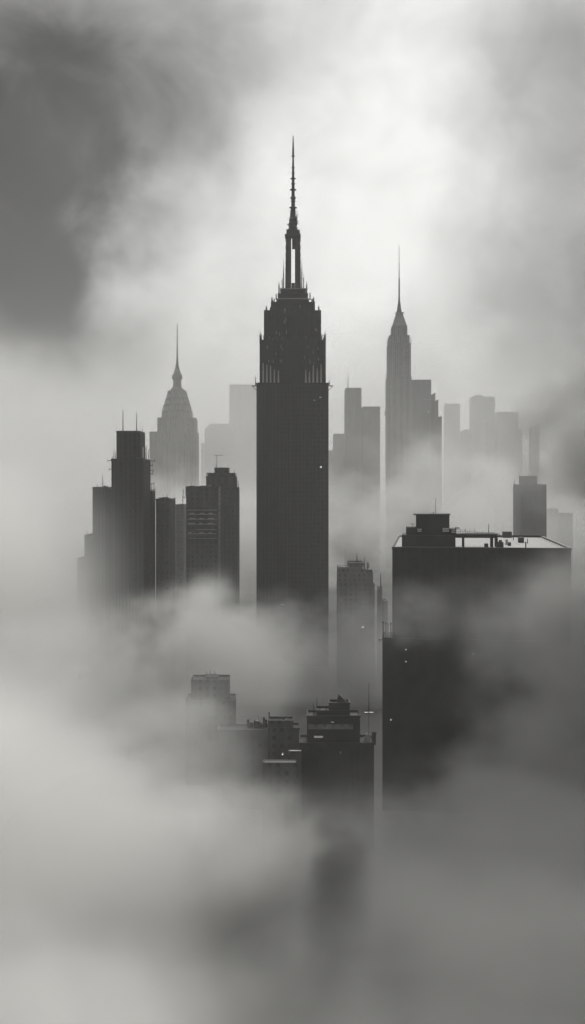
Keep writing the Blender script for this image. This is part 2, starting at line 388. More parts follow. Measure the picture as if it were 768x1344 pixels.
# ================================================================ 5. dark tower with two masts
b = Bld('twin_mast_tower', 'dark stepped tower bristling with aerials, two tall masts on its flat top', 700, 34, 170, 'skyscraper')
t = b.tier(146.2, 197, 604, 0, 0, 34, 'dark', 'main_block', 9, .6)
b.clutter(*t[:5], 10, .7)
u = b.tier(152.8, 190, 567.5, t[4], 4, 28, 'dark', 'upper_block', 7, .5)
w_ = b.tier(121.5, 146.0, 641, 0, 6, 28, 'dark', 'side_wing', 4, .5)
b.clutter(*w_[:5], 9, .6)
v_ = b.tier(197.3, 203.5, 646, 0, 6, 20, 'dark', 'side_wing', 2, .4)
b.mast(161.4, 567, 537, 10, .32, arms=0); b.mast(179.4, 567, 541, 12, .3)
b.mast(187, 567, 561, 8, .2); b.mast(134.5, 641, 622, 12, .18); b.mast(136.5, 641, 630, 14, .15); b.mast(128, 641, 634, 14, .15)
for (px, y0, y1) in ((149.5, 604, 588), (151.5, 604, 592), (147.5, 604, 598), (192.5, 604, 584), (194.8, 604, 590), (190.8, 604, 586), (199, 646, 634), (202, 646, 636)):
    b.mast(px, y0, y1, 3, .22)
for (px0, px1, py) in ((141, 147, 604.5), (143, 147, 616), (196, 203, 605), (196, 201, 617.5), (196, 200.5, 622), (196, 203.5, 643), (196, 202, 635), (139, 143, 646), (196, 200, 611)):
    xa, xb, z = b.X(px0, 1), b.X(px1, 1), b.Z(py, 1)
    mb = MB(); mb.box(xa, xb, b.Y(1), b.Y(2), z - .2, z + .2); xt = xb if px0 > 170 else xa
    mb.tube((xt, b.Y(1.5), z - 1.0), (xt, b.Y(1.5), z + 1.6), .14)
    mb.build('bracket', M['metal'], b.o)
mb = MB()
xa, xb = b.X(187.2, 3.6), b.X(189, 3.6)
mb.box(xa, xb, b.Y(3.2), b.Y(3.9), b.Z(601, 3.5), b.Z(587, 3.5)); mb.build('light_shaft', M['trim'], b.o)
# small rooftop studs on the wall edges
for k in range(7):
    b.pane(150 + k * 6.3 + random.uniform(-1, 1), 660 + random.uniform(-8, 14), .5, .7, mat='dim') if k in (4, 5) else None
b = Bld('low_block', 'dark low block with aerials right beside the twin-mast tower', 720, 30, 217, 'building')
t = b.tier(204.6, 230, 656, 0, 0, 30, 'brick', 'main_block', 5, .4)
b.clutter(*t[:5], 10, .8)
for px, a in ((219, 648), (223, 652), (229.5, 651), (208, 652)): b.mast(px, 657, a, 8, .18)
b = Bld('narrow_block', 'pale narrow block squeezed between two dark blocks, left of the banded building', 1150, 30, 237, 'building')
b.tier(230.5, 245, 663, 0, 0, 30, 'concrete', 'main_block', 2, .4)
b = Bld('terraced_block', 'lowest terraced block, far left at the foot of the twin-mast tower', 690, 30, 112, 'building')
t = b.tier(111, 122, 702, 0, 0, 24, 'brick', 'main_block', 2, .4); b.mast(114.5, 702, 694, 6, .18)
t = b.tier(101.5, 111.2, 732, 0, 2, 24, 'brick', 'side_wing', 2, .4)

# ================================================================ 7. banded building and the stepped tower behind it
b = Bld('banded_building', 'dark flat-roofed building with bright horizontal window bands in its upper floors', 780, 26, 265, 'building')
t = b.tier(244.3, 290, 640, 0, 0, 26, 'brick', 'main_block', 0)
for k, (py, xa, xb) in enumerate(((669.5, 246, 284.5), (675, 247.5, 284), (681.5, 247, 284), (688, 246.5, 284), (695, 258, 284), (700.5, 247, 284), (706.5, 247, 284.5))):
    X_a, X_b, z = b.X(xa, 0), b.X(xb, 0), b.Z(py, 0)
    mb = MB(); mb.box(X_a, X_b, b.Y(-.9), b.Y(0.01), z - .22, z + .22)
    mb.build('balcony_slab', M['trim'], b.o)
    if k in (1, 2, 3, 5):
        for q in range(3):
            xx = X_a + (X_b - X_a) * q / 3 + random.uniform(0, 1.5); mb = MB(); mb.box(xx, xx + random.uniform(2, 5), b.Y(-.5), b.Y(0.004), z + .3, z + 1.0)
            mb.build('window_band', M['trim'], b.o)
b.clutter(*t[:5], 10, .7)
for px, a in ((240.5, 642), (243.8, 640), (240, 651)): 
    xx, z = b.X(px, 2), b.Z(a, 2); mb = MB(); mb.tube((xx, b.Y(2), z - 6), (xx, b.Y(2), z), .22); mb.tube((xx, b.Y(2), z - 6), (b.X(245, 2), b.Y(2), z - 6), .2); mb.build('pipe', M['metal'], b.o)
b = Bld('stepped_tower', 'dark stepped tower rising behind the banded building, a thin T-shaped aerial on top', 850, 34, 293, 'building')
t = b.tier(268, 314, 641, 0, 0, 34, 'brick', 'main_block', 7, .5)
u = b.tier(270.5, 311, 627, t[4], 2, 30, 'brick', 'setback_tier', 6, .5)
u = b.tier(272.5, 309, 622.5, u[4], 4, 28, 'brick', 'setback_tier', 5, .5)
v_ = b.tier(281.5, 301, 615.5, u[4], 6, 24, 'brick', 'setback_tier', 3, .5)
for px, y0, a in ((310, 628, 621), (312.8, 641, 630), (307.5, 623, 617), (271.5, 627, 620), (275, 623, 619)): b.mast(px, y0, a, 6, .25)
x, y, z0, z1 = b.X(284.6, 12), b.Y(12), b.Z(616, 12), b.Z(597.5, 12)
mb = MB(); mb.tube((x, y, z0 - 1), (x, y, z1), .2, .15); mb.tube((x - 2.2, y, z1), (b.X(293, 12), y, z1), .16); mb.tube((x, y, z0 + 2), (x - 1.6, y, z0 + 4), .15); mb.build('aerial', M['metal'], b.o)
b = Bld('spirelet_block', 'small grey block with tiny spikes tucked against the left edge of the tallest skyscraper', 1500, 40, 325, 'building')
t = b.tier(314.5, 342, 666, 0, 0, 40, 'concrete', 'main_block', 3, .6)
for px, a in ((331, 655), (333, 659), (329, 660)): b.mast(px, 666, a, 6, .7)
b.mast(318.5, 715, 700, -1, .5)

# ================================================================ right of the tall tower
b = Bld('corner_block', 'small pale block touching the right edge of the tallest skyscraper', 2300, 50, 442, 'building')
t = b.tier(425, 453, 592, 0, 0, 50, 'concrete', 'main_block', 4, 1); b.tier(437.3, 453, 570, t[4], 5, 45, 'concrete', 'setback_tier', 3, 1); b.mast(447, 592, 584, -.5, .6); b.mast(436, 592, 588, 2, .8)
b = Bld('notched_tower', 'grey slab tower with one lower step and a rooftop mast, left of the pointed tower', 1900, 45, 476, 'skyscraper')
t = b.tier(452.5, 474.5, 510, 0, 0, 40, 'concrete', 'main_block', 5, 1); b.tier(474.7, 499, 534.5, 0, 0, 40, 'concrete', 'side_wing', 5, 1)
b.mast(456.8, 510, 490, 15, .6)
b.mast(503, 541, 538, 2, .01) if False else None
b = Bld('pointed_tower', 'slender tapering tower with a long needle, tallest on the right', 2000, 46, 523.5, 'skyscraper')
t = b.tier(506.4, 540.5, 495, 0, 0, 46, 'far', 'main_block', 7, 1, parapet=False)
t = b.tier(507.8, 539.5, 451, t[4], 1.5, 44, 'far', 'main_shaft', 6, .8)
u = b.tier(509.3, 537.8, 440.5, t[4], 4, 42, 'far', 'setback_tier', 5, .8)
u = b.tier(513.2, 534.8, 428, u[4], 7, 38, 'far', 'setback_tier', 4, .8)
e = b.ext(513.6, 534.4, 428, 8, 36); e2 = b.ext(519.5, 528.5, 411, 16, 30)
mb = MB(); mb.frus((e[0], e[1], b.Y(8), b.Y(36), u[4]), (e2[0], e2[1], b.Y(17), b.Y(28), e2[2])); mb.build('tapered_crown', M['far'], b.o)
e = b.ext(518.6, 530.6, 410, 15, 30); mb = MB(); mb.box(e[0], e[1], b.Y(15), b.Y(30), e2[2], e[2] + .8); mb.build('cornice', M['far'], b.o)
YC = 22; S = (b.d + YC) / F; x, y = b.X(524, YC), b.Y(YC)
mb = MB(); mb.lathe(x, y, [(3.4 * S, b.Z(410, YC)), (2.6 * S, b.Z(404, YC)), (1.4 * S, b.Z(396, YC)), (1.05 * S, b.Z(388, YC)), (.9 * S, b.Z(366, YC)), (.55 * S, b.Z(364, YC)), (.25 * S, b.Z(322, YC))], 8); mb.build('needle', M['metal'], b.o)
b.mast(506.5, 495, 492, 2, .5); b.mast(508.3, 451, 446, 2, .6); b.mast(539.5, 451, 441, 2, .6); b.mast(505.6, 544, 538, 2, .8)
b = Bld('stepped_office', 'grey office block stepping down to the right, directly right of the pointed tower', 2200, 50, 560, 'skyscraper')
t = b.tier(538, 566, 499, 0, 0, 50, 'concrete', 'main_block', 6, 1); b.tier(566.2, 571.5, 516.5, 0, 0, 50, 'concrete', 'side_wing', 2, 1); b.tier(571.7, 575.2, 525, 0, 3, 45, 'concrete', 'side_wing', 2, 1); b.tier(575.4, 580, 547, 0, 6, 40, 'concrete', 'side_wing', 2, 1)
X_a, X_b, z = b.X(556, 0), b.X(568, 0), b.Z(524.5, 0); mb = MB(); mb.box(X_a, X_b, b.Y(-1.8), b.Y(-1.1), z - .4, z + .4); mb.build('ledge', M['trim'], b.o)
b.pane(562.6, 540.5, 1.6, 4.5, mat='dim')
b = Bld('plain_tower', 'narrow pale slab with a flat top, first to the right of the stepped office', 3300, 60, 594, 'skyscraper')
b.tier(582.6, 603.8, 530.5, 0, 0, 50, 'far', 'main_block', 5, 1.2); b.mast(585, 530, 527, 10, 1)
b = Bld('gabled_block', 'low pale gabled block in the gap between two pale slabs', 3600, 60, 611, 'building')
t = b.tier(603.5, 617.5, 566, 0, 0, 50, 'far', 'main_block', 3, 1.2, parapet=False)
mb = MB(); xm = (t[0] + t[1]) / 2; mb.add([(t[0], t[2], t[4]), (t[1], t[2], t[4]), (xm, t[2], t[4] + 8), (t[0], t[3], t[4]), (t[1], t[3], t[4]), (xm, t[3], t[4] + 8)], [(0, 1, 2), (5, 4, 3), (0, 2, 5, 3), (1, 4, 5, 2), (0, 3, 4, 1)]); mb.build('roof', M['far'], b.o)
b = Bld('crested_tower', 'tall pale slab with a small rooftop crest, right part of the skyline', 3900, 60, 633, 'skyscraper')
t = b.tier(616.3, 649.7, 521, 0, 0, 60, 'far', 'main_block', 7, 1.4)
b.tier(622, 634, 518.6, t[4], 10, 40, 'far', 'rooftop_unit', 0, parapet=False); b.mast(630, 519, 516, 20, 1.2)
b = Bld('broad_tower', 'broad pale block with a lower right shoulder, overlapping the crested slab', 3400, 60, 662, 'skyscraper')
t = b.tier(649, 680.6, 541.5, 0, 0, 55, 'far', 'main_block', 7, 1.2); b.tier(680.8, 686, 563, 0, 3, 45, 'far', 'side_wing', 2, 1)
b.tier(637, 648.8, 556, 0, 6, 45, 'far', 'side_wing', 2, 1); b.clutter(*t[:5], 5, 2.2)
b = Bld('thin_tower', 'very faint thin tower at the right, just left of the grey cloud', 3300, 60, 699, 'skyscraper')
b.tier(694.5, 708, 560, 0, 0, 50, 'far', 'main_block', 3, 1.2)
b = Bld('grey_tower', 'dark grey tower with a stepped top standing behind the big flat roof', 1300, 45, 696, 'skyscraper')
t = b.tier(674, 717.5, 637, 0, 0, 45, 'brick', 'main_block', 8, .7)
u = b.tier(681.5, 705, 626, t[4], 6, 36, 'brick', 'setback_tier', 4, .6); b.mast(682, 626, 622.5, 10, .35); b.mast(675.5, 637, 629, 4, .4)
b = Bld('hazy_block', 'hazy plain block just left of the dark grey tower behind the big roof', 1900, 45, 662, 'building')
b.tier(649.5, 673.5, 656, 0, 0, 45, 'concrete', 'main_block', 4, .8)
b = Bld('side_block', 'hazy low block at the right edge of the dark grey tower', 1800, 45, 735, 'building')
b.tier(716.5, 733, 668, 0, 0, 40, 'concrete', 'main_block', 3, .8); b.tier(733.2, 752, 674, 0, 0, 40, 'concrete', 'side_wing', 3, .8)

# ================================================================ 20. the big flat-roofed block on the right
ang = R(7.1)
D0 = 500.0
ox, oy = wx(515, D0), D0
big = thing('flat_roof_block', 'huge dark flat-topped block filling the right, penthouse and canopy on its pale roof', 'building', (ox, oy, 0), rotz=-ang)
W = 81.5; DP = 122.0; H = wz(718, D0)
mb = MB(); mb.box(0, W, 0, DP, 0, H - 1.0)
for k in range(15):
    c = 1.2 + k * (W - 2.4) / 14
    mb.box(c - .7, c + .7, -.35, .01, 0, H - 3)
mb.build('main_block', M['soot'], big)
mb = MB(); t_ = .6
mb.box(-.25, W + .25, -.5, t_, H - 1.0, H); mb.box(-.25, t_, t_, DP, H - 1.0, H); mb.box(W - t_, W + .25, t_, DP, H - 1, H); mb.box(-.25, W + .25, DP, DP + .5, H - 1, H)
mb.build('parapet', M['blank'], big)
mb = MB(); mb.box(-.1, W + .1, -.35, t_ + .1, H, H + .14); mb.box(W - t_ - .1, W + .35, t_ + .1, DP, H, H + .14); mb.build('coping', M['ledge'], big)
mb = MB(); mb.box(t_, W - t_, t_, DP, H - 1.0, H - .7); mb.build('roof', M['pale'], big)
S = D0 / F
def bx(px, yo=0):   # local x on the block from a survey bearing at local depth yo
    k = (px - HX) / F; ca, sa = math.cos(ang), math.sin(ang)
    # world X = ox + lx*ca + yo*sa ; world Y = oy - lx*sa + yo*ca ; X = k*Y
    return (k * (oy + yo * ca) - ox - yo * sa) / (ca + k * sa)
def bz(py, lx, yo): return wz(py, oy - lx * math.sin(ang) + yo * math.cos(ang))
def bbox(name, x0, x1, yt, y0, y1, mat='blank', zb=None, yb=None, parent=None):
    a, c = bx(x0, y0), bx(x1, y0); zt = bz(yt, (a + c) / 2, y0)
    z0 = (H - .7 if zb is None else zb) if yb is None else bz(yb, (a + c) / 2, y0)
    mb = MB(); mb.box(a, c, y0, y1, z0, zt); return mb.build(name, M[mat], parent or big), a, c, z0, zt
bbox('penthouse', 527.5, 598, 702.5, 5, 26); bbox('penthouse', 533, 547, 692, 7, 22, zb=bz(702.5, 5, 5)); 
_, a, c, z0, zt = bbox('penthouse_tower', 546, 590, 676, 8, 24, zb=bz(702.5, 5, 5))
mb = MB(); mb.box(a - 1.2, c + .4, 7.6, 24.4, zt, zt + .5); mb.build('cornice', M['blank'], big)
bbox('penthouse', 590, 599, 694, 9, 20, zb=bz(702.5, 5, 5))
for (x0, x1, y0_, y1_) in ((548, 553.5, 698, 694), (581, 589.5, 698, 693), (592.5, 598, 699.5, 695), (597, 603, 694, 692)):
    yo = 7.6 if x0 < 590 else 8.6
    if x0 < 560: yo = 6.6
    a, c = bx(x0, yo), bx(x1, yo); zt, z0 = bz(y1_, a, yo), bz(y0_, a, yo)
    mb = MB(); mb.box(a, c, yo, yo + .38, z0, zt); w_ = mb.build('window', M['white'], big)
    mb = MB(); mb.box(a - .1, c + .1, yo - .1, yo + .1, (z0 + zt) / 2 - .1, (z0 + zt) / 2 + .1); mb.build('window_bar', M['metal'], w_)
def bmast(px, yb, yt, yo, r=.12, name='mast', arms=()):
    lx = bx(px, yo); z0, z1 = bz(yb, lx, yo), bz(yt, lx, yo)
    mb = MB(); mb.tube((lx, yo, z0 - .5), (lx, yo, z1), r, r * .6)
    for (f_, ln) in arms: z = z0 + (z1 - z0) * f_; mb.tube((lx - ln, yo, z), (lx + ln, yo, z), r * .6)
    return mb.build(name, M['metal'], big)
bmast(571.8, 676, 653.5, 14, .13); bmast(565, 676, 672, 10, .1); bmast(569, 676, 671.5, 12, .3, 'roof_vent'); bmast(541.5, 692, 687, 8, .14, arms=((.9, 1.2),)); bmast(545, 676, 674.5, 9, .12, arms=((.9, 1.2),)); bmast(529, 703, 700, 6, .3, 'roof_vent'); bmast(534, 692, 689, 8, .12)
# canopy
yo = 9
zc = bz(706, bx(620, yo), yo); zc2 = bz(701.5, bx(620, yo), yo)
mb = MB(); mb.box(bx(598.5, yo), bx(653, yo), yo, yo + 13, zc, zc2); mb.box(bx(592, yo), bx(656, yo), yo - .3, yo + 13.3, zc2, zc2 + .25); cn = mb.build('canopy', M['blank'], big)
for px in (608.6, 646.5, 652.5):
    for yy in (yo + .6, yo + 12):
        lx = bx(px, yo); mb = MB(); mb.box(lx - .4, lx + .4, yy - .3, yy + .3, H - .7, zc); mb.build('canopy_post', M['blank'], big)
# items on the canopy
for (px, yt) in ((611, 693), (613.5, 697), (617, 692), (620, 696), (623, 692.5), (626.5, 697), (641.6, 687.5), (630, 698), (634, 697)):
    bmast(px, 701.5, yt, yo + random.uniform(2, 6), .1 if px != 641.6 else .2, 'aerial', arms=((.6, .5),) if px != 641.6 else ())
mb = MB(); za = bz(695, bx(600, yo), yo)
mb.tube((bx(598, 11), 11, za), (bx(612, 11), 11, za - .4), .07); mb.tube((bx(598, 11), 11, za - .9), (bx(650, 11), 11, za - 1.5), .07); mb.tube((bx(604, 11), 11, zc2), (bx(604, 11), 11, za), .07); mb.build('railing', M['metal'], big)
bbox('air_handler', 605, 650, 699.8, 14, 18, zb=zc2); 
bbox('air_handler', 652.5, 661, 711.5, 3, 6); bbox('air_handler', 655, 659, 708.8, 4, 5.5); bbox('air_handler', 636, 641, 713.5, 2, 4); bbox('air_handler', 667, 671, 712, 30, 33); bbox('air_handler', 689.5, 691, 711, 6, 6.6, 'metal')
bbox('air_handler', 681, 688, 705.5, 60, 66); bbox('air_handler', 664, 667, 708, 40, 44, 'trim'); bmast(692.5, 712, 707, 40, .25, 'roof_vent'); bmast(684, 706, 701, 80, .25, 'roof_vent'); bmast(674, 708, 702.5, 70, .2, 'roof_vent')
bbox('far_penthouse', 660, 672, 698, 116, 121)
mb = MB()
for yy in range(12, 118, 12): mb.tube((W - 3, yy, H - .7), (W - 3, yy, H + 1.1), .09)
mb.tube((W - 3, 12, H + 1.1), (W - 3, 108, H + 1.1), .09); mb.tube((W - 3, 12, H + .3), (W - 3, 108, H + .3), .06); mb.build('railing', M['metal'], big)
mb = MB(); mb.box(8, W, DP - .8, DP - .4, H - .7, H + .5); mb.build('back_wall', M['blank'], big)
# lower annex in front
ann = thing('annex_block', 'black annex in front of the big roof block, thin pipes at its left corner', 'building', (wx(502, 498), 498, 0), rotz=-ang)
HA = wz(838, 498)
ca_, sa_ = math.cos(ang), math.sin(ang)
mb = MB(); mb.box(0, 78, 0, 1.5, 0, HA); mb.box(0, 4.3, 1.5, 22, 0, HA)
for k in range(14): c = .8 + k * 5.9; mb.box(c - .5, c + .5, -.25, .01, 0, HA - 1.5)
mb.build('main_block', M['blank'], ann)
mb = MB(); mb.box(-.2, 7, -.2, .3, HA, HA + .5); mb.box(-.2, .3, .3, 22, HA, HA + .5); mb.build('parapet', M['blank'], ann)
for (lx, h_, r) in ((.3, 7.6, .28), (1.6, 7.2, .2), (2.6, 6.6, .16), (3.9, 7.0, .3), (4.7, 4.4, .14)):
    mb = MB(); mb.tube((lx, 1, HA - .2), (lx, 1, HA + h_), r); mb.lathe(lx, 1, [(r * 1.5, HA + h_ - .5), (r * 1.5, HA + h_), (r * .6, HA + h_ + .4)], 8); mb.build('pipe', M['metal'], ann)
mb = MB(); mb.box(-1.6, .6, -.2, .5, HA - .7, HA - .3); mb.tube((-1.5, .2, HA - .5), (-1.5, .2, HA - 1.2), .2); mb.build('bracket', M['metal'], ann)
for (px, py) in ((532.8, 852.5), (532.8, 868.3), (513.2, 944.6), (619.5, 858)):
    yw = 498; lx = (wx(px, yw) - wx(502, 498)); z = wz(py, yw - lx * sa_)
    mb = MB(); mb.box(lx - .2, lx + .2, -.5, -.26, z - .2, z + .2); pn = mb.build('lit_window', M['lit'], ann)
    mb = MB(); mb.box(lx - .4, lx + .4, -.52, -.2, z - .36, z - .22); mb.box(lx - .4, lx + .4, -.52, -.2, z + .22, z + .36); mb.build('window_frame', M['metal'], pn)

# ================================================================ 21/22. mid distance between tall tower and big block
b = Bld('irregular_block', 'grey jagged-roofed block with thin masts between tallest skyscraper and big flat roof', 800, 30, 467, 'building')
t = b.tier(442.3, 491.8, 761, 0, 0, 30, 'concrete', 'main_block', 8, .4, parapet=False)
u = b.tier(442.5, 489.8, 748, t[4], 1, 28, 'concrete', 'setback_tier', 7, .4, parapet=False)
u = b.tier(442.8, 478.5, 741.2, u[4], 2, 27, 'concrete', 'setback_tier', 6, .4, parapet=False)
v_ = b.tier(456.3, 477.5, 737.8, u[4], 3, 25, 'concrete', 'setback_tier', 3, .4)
e = b.ext(478.6, 489, 745, 3, 24); mb = MB(); mb.box(e[0], e[1], b.Y(3), b.Y(24), b.Z(748, 24), e[2]); mb.build('rooftop_unit', M['concrete'], b.o)
e = b.ext(481.5, 484.2, 738, 4, 10); mb = MB(); mb.box(e[0], e[1], b.Y(4), b.Y(10), b.Z(746, 10), e[2]); mb.build('chimney', M['concrete'], b.o)
b.mast(468.2, 738, 725, 8, .22); b.mast(469.6, 738, 729, 10, .18); b.mast(478.8, 742, 730, 8, .2); b.mast(477.5, 742, 734, 9, .16)
mb = MB(); mb.box(b.X(475.8, 1), b.X(477.3, 1), b.Y(.3), b.Y(.9), b.Z(747.5), b.Z(743)); mb.build('window', M['white'], b.o)
b.pane(476.2, 823, 1.5, 1.1)
b = Bld('chimney_block', 'slim hazy building with a chimney mast, in the gap beside the big block', 860, 24, 502, 'building')
t = b.tier(495.3, 501.8, 771.5, 0, 0, 20, 'concrete', 'main_block', 2, .3); b.tier(502, 509, 787.5, 0, 0, 20, 'concrete', 'side_wing', 2, .3)
b.mast(499.8, 771, 752, 6, .4); b.mast(501.5, 771, 768, 6, .2)

# ================================================================ 23-25 the near low group
b = Bld('domino_block', 'pale misty block with small shoulders, alone at the lower left of the city', 540, 18, 276, 'building')
t = b.tier(243.5, 309.5, 913, 0, 0, 18, 'concrete', 'main_block', 9, .3)
u = b.tier(251, 301.5, 888, t[4] , 1, 15, 'concrete', 'upper_block', 7, .3)
b.tier(269.5, 287.5, 884.5, u[4], 4, 12, 'concrete', 'rooftop_unit', 0, parapet=False)
for px, y0, a in ((276, 885, 879), (282, 885, 880), (271, 885, 881)): b.mast(px, y0, a, 8, .14)
b = Bld('tank_roof_block', 'low misty block with little chimneys and tanks on its roof', 500, 12, 320, 'building')
t = b.tier(285, 352, 953, 0, 0, 12, 'brick', 'main_block', 8, .3)
e = b.ext(308, 326, 948, 6, 16)
for (px, yt, r) in ((325.5, 944, .6), (330, 947, .9), (336, 945, 1.1), (341.5, 947, .9), (346.5, 941, .5), (349.5, 944, .5)):
    xx, y, z0, z1 = b.X(px, 9), b.Y(9), t[4], b.Z(yt, 9); mb = MB()
    mb.lathe(xx, y, [(r, z0 - .2), (r, z1 - .6), (r * 1.2, z1 - .55), (r * 1.1, z1 - .3), (r * .15, z1)], 10); mb.build('chimney', M['metal'], b.o)
mb = MB(); xx = b.X(345, 9); mb.tube((xx - 1, b.Y(9), t[4]), (xx - 2.4, b.Y(9), b.Z(939, 9)), .08); mb.tube((b.X(353.3, 9), b.Y(9), t[4]), (b.X(353.3, 9), b.Y(9), b.Z(934.5, 9)), .28); mb.build('aerial', M['metal'], b.o)
b = Bld('plain_low_block', 'low dark block between the misty tank roof and the black stepped block', 470, 10, 370, 'building')
t = b.tier(352.5, 385, 943, 0, 1, 9, 'brick', 'main_block', 4, .3); b.tier(352, 393, 951, 0, 0, 10, 'brick', 'side_wing', 4, .3, zt=t[4] - 3)
b.clutter(*t[:5], 4, .4)
b = Bld('pale_sill_block', 'lowest block with two pale roof edges, left of the black stepped block', 425, 14, 370, 'building')
t = b.tier(345, 389, 997, 0, 0, 5, 'brick', 'main_block', 5, .2, parapet=False)
mb = MB(); mb.box(b.X(348, 0), b.X(388, 0), b.Y(-.3), b.Y(1.0), t[4], t[4] + .25); mb.build('roof_edge', M['ledge'], b.o)
t = b.tier(378.5, 396, 984, 0, 10.2, 13, 'brick', 'rear_wing', 3, .2, parapet=False)
mb = MB(); mb.box(b.X(380.5, 10), b.X(395, 10), b.Y(9.9), b.Y(11), t[4], t[4] + .3); mb.build('roof_edge', M['trim'], b.o)
b.pane(371, 989.5, .5, .5, 9.5)

b = Bld('black_stepped_block', 'near black block with a stepped roof, in front of the small misty roofs', 440, 14, 440, 'building')
t = b.tier(393.5, 491, 967, 0, 0, 14, 'blank', 'main_block', 12, .3)
u = b.tier(403.3, 472.8, 934.5, t[4], 3, 14, 'blank', 'upper_block', 9, .3)
v_ = b.tier(415.5, 459.3, 929, u[4], 4, 13, 'blank', 'setback_tier', 0)
v2 = b.tier(431.5, 459, 920.5, v_[4], 5, 12, 'blank', 'rooftop_unit', 0)
mb = MB(); xx = b.X(446, 12); mb.add([(xx - 1.3, b.Y(9), v2[4]), (xx + 3, b.Y(9), v2[4]), (xx - .4, b.Y(9), b.Z(912, 9)), (xx - 1.3, b.Y(14), v2[4]), (xx + 3, b.Y(14), v2[4]), (xx - .4, b.Y(14), b.Z(912, 9))], [(0, 1, 2), (5, 4, 3), (0, 2, 5, 3), (1, 4, 5, 2), (0, 3, 4, 1)]); mb.build('rooftop_gable', M['blank'], b.o)
for px, y0, a in ((411.3, 934, 921), (416, 929, 915), (413, 934, 926), (428, 929, 925), (471.5, 934, 931), (438, 920, 917), (420, 929, 925)): b.mast(px, y0, a, 7, .14)
# light spandrel band and windows
X_a, X_b = b.X(404.5, 5), b.X(463, 5)
mb = MB(); mb.box(X_a, X_b, b.Y(2.55), b.Y(2.95), b.Z(957, 3), b.Z(950.5, 3)); mb.build('spandrel_band', M['concrete'], b.o)
for (px, py, w_, h_) in ((436.5, 947.3, 1.3, .35), (418, 966.5, 3.6, .7), (447, 987.5, .4, .3)): b.pane(px, py, w_, h_, 3 if py < 960 else 0, 'dim')
# stacks and mast at its right
for (px, yt, r) in ((481.5, 968, .5), (478.5, 973, .5), (485, 970, .4)):
    xx, y = b.X(px, 4), b.Y(4); z1 = b.Z(yt, 4) + 1.5; mb = MB(); mb.lathe(xx, y, [(r, t[4] - .2), (r, z1), (r * 1.2, z1 + .05), (r * .3, z1 + .5)], 8); mb.build('chimney', M['trim'], b.o)
xx = b.X(491, 1); mb = MB(); mb.box(xx - .75, xx + .75, b.Y(.5), b.Y(2), t[4] - .2, b.Z(961, 1)); mb.box(xx - 1.0, xx + 1.0, b.Y(.3), b.Y(2.2), b.Z(962.5, 1), b.Z(961, 1)); mb.build('chimney', M['blank'], b.o)
xx, y = b.X(484.2, 11), b.Y(11); z1 = b.Z(935, 11)
mb = MB(); mb.tube((xx, y, t[4] - .3), (xx, y, z1), .12); mb.tube((xx, y, z1), (xx, y, b.Z(896, 11)), .2, .08)
mb.box(xx - 1.9, xx + 1.9, y - 1, y + 1, z1 - .3, z1)
for q in range(6): mb.tube((xx - 1.7 + q * .68, y, z1), (xx - 1.7 + q * .68, y, z1 + 1.0), .06)
mb.build('signal_mast', M['metal'], b.o)
mb = MB(); mb.box(xx - 1.7, xx + 1.7, y - .9, y + .9, z1 - .75, z1 - .45); mb.build('mast_platform', M['trim'], b.o)

# ================================================================ MIST
def volume_mat(name, dens, tone, soft, nscale, namp, g=0.0, seed=0.0):
    m, nt, n, l = new_mat(name)
    out = n.new('ShaderNodeOutputMaterial'); pv = n.new('ShaderNodeVolumePrincipled')
    pv.inputs['Color'].default_value = (tone, tone * .997, tone * .985, 1); pv.inputs['Anisotropy'].default_value = g
    tc = n.new('ShaderNodeTexCoord'); geo = n.new('ShaderNodeNewGeometry')
    mp = n.new('ShaderNodeMapping'); mp.inputs['Scale'].default_value = (nscale, nscale, nscale * 1.25); mp.inputs['Location'].default_value = (seed, seed * 1.7, -seed)
    l.new(geo.outputs['Position'], mp.inputs[0])
    ns = n.new('ShaderNodeTexNoise'); ns.inputs['Scale'].default_value = 1; ns.inputs['Detail'].default_value = 3.5; ns.inputs['Roughness'].default_value = .6
    l.new(mp.outputs[0], ns.inputs['Vector'])
    def length(vec):
        q = n.new('ShaderNodeVectorMath'); q.operation = 'LENGTH'; l.new(vec, q.inputs[0]); return q.outputs['Value']
    sb = n.new('ShaderNodeVectorMath'); sb.operation = 'SUBTRACT'; l.new(ns.outputs['Color'], sb.inputs[0]); sb.inputs[1].default_value = (.5, .5, .5)
    sl_ = n.new('ShaderNodeVectorMath'); sl_.operation = 'SCALE'; l.new(sb.outputs[0], sl_.inputs[0]); sl_.inputs['Scale'].default_value = 1.6 * namp
    ad = n.new('ShaderNodeVectorMath'); ad.operation = 'ADD'; l.new(sl_.outputs[0], ad.inputs[0]); l.new(tc.outputs['Object'], ad.inputs[1])
    f = math_node(n, l, 'SUBTRACT', 1.0, math_node(n, l, 'DIVIDE', length(ad.outputs[0]), soft), clamp=True)
    f = math_node(n, l, 'ADD', f, math_node(n, l, 'MULTIPLY', math_node(n, l, 'SUBTRACT', ns.outputs[0], .5), 1.5 * namp))
    mr = n.new('ShaderNodeMapRange'); mr.interpolation_type = 'SMOOTHSTEP'; l.new(f, mr.inputs[0]); mr.inputs[1].default_value = .02; mr.inputs[2].default_value = .88
    f = mr.outputs[0]
    edge = math_node(n, l, 'MULTIPLY', math_node(n, l, 'SUBTRACT', 1.0, length(tc.outputs['Object'])), 2.5, clamp=True)
    edge = math_node(n, l, 'POWER', edge, 1.5)
    l.new(math_node(n, l, 'MAXIMUM', math_node(n, l, 'MULTIPLY', math_node(n, l, 'MULTIPLY', f, dens), edge), 0.0), pv.inputs['Density'])
    l.new(pv.outputs[0], out.inputs['Volume'])
    return m

